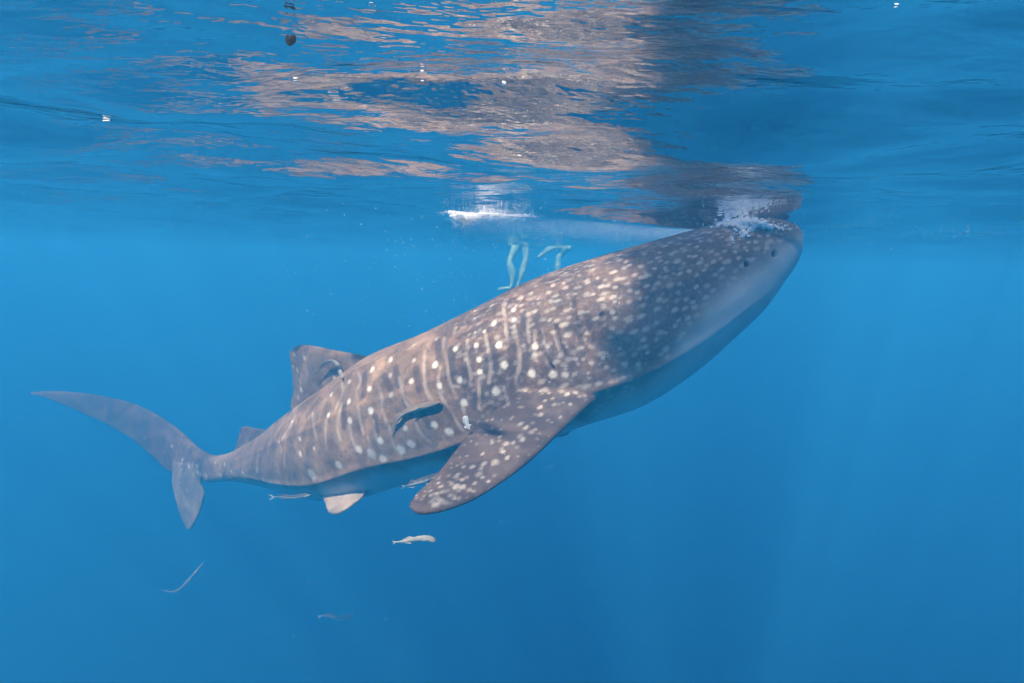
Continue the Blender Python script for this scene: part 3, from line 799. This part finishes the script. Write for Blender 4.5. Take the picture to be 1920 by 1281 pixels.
foam_patch('brilliant white splash of foam hanging from the surface left of the shark\'s head',
    [(848, 397, 4, 1.2, 200, .003, .008), (860, 400, 6, 4, 500, .004, .010), (874, 403, 5, 7, 800, .004, .012), (888, 402, 7, 4, 400, .003, .009), (908, 400, 9, 2, 320, .002, .006), (930, 400, 11, 1.6, 300, .001, .004), (880, 397, 24, 2, 160, .001, .004), (965, 402, 18, 1.6, 260, .001, .003), (876, 402, 14, 12, 3000, .0006, .0025), (930, 402, 30, 6, 2600, .0006, .0022)], 3)
def head_foam():
    q = np.random.default_rng(9); P, Rr = [], []
    for px, py, sx, sy, n, r0, r1 in [(1400, 426, 34, 9, 500, .0008, .003), (1345, 417, 12, 3, 70, .014, .034), (1376, 416, 10, 5, 60, .014, .036), (1400, 417, 12, 6, 80, .016, .040), (1425, 420, 12, 4, 60, .012, .032), (1392, 434, 6, 5, 50, .008, .022), (1373, 446, 2, 4, 30, .004, .010), (1450, 424, 14, 3, 50, .004, .014), (1476, 428, 12, 3, 40, .003, .010)]:
        for k in range(n):
            x, y = px + q.normal(0, sx), py + q.normal(0, sy)
            p = pick(x, y)
            if p is None: p = at(x, y, 5.08 + q.normal(0, .08))
            else:
                dv = unit(cam_loc - p); p = p + dv * q.uniform(0, .05)
            P.append(p); Rr.append(q.uniform(r0, r1) * q.uniform(.35, .8))
    o = ico_cloud('foam', P, Rr, foam_m, 2)
    tag(o, 'lilac white foam washing over the top of the shark\'s head', 'foam', None, 'stuff')
head_foam()
P, Rr = [], []
for k in range(60000):                                    # fine bubbles trailing under the surface behind the foam
    x = fr3.uniform(850, 1330); top = 388 + (x - 850) * .088
    y = top + abs(fr3.normal(0, 19))
    p = at(x, y, fr3.uniform(5.2, 7.5))
    if p[2] > -0.05 or (pick(x, y) is not None and to_px(p)[2] > 4): 
        if p[2] > -0.05: continue
    P.append(p); Rr.append(fr3.uniform(.0005, .0013))
for k in range(420):                                     # specks drifting in the open water
    x, y = fr3.normal(900, 190), fr3.normal(500, 95)
    D = fr3.uniform(1.6, 5.0); p = at(x, y, D)
    if p[2] > -.06: continue
    P.append(p); Rr.append(fr3.uniform(.0006, .0016) * D / 2.2)
for k in range(1400):                                    # plankton all through the water
    D = fr3.uniform(0.9, 6.0); p = at(fr3.uniform(-60, 1980), fr3.uniform(330, 1330), D)
    if p[2] > -.06: continue
    P.append(p); Rr.append(fr3.uniform(.0003, .0009) * D / 2.0)
for k in range(500):                                     # line of bubbles under the surface ahead of the mouth
    x = fr3.uniform(1480, 1990); y = 425 + fr3.normal(0, 16) + (x - 1500) * .02
    p = at(x, y, fr3.uniform(5, 8))
    if p[2] > -.015: p[2] = -.015 - fr3.uniform(0, .02)
    P.append(p); Rr.append(fr3.uniform(.0008, .0034))
tag(ico_cloud('bubbles', P, Rr, foam_m, 0), 'fine bubbles and specks drifting in the water', 'bubbles', None, 'stuff')

# white blobs modelled as sun glints on the underside of the surface
for lb, px, py, r in (('white blob as a sun glint under the surface far left above the tail', 200, 227, .0032), ('white blob as a sun glint at the very top edge above the brown reflection', 697, 6, .0022), ('white blob as a sun glint alone in the top right corner', 1680, 14, .0022),
                      ('small white blob as a sun glint just below the dark leaf', 555, 152, .0022), ('tiny white blob as a sun glint above the middle of the brown reflection', 945, 158, .0018), ('tiny white blob as a sun glint right of the pair below the leaf', 792, 152, .0014)):
    p = surf_at(px, py, .004)
    bmb = bmesh.new(); bmesh.ops.create_uvsphere(bmb, u_segments=20, v_segments=12, radius=r * to_px(p)[2] / 1.0)
    for v_ in bmb.verts: v_.co = Vector((v_.co.x * 1.9, v_.co.y * 1.2, v_.co.z * (.75 if v_.co.z < 0 else .35)))
    mb_ = bpy.data.meshes.new('sun_glint_blob'); bmb.to_mesh(mb_); bmb.free()
    mb_.polygons.foreach_set('use_smooth', [True] * len(mb_.polygons)); mb_.materials.append(foam_m)
    o = bpy.data.objects.new('sun_glint_blob', mb_); o.location = p.tolist(); o.rotation_euler = (0, 0, .3); scene.collection.objects.link(o)
    tag(o, lb, 'bubble', 'modelled sun glints under the surface')

# dark heart shaped leaf floating at the surface
lp = surf_at(543, 74, .035); lD = to_px(lp)[2]; sc_ = lD / FPX
out = [(0, 13), (-6, 8), (-10, 1), (-10.5, -7), (-7, -11), (-3, -10), (0, -6.5), (4, -10), (8, -11), (10.5, -6), (9.5, 2), (5, 8.5)]
V = []
for dz in (0.0, .0012):
    for x, y in out:
        V.append(lp + (rgt * x - upv * y) * sc_ + fwd * (dz + .0006 * abs(x)))
    V.append(lp + fwd * (dz - .002))
n = len(out); F = []
for k in range(n):
    F += [(k, (k + 1) % n, n), (n + 1 + (k + 1) % n, n + 1 + k, 2 * n + 1), (k, n + 1 + k, n + 1 + (k + 1) % n, (k + 1) % n)]
leaf = mesh_obj('leaf', V, F, paint('leaf_dark', (.008, .006, .005), .8, .5, 60), smooth=False)
tag(leaf, 'small dark heart shaped leaf floating under the water surface', 'leaf')
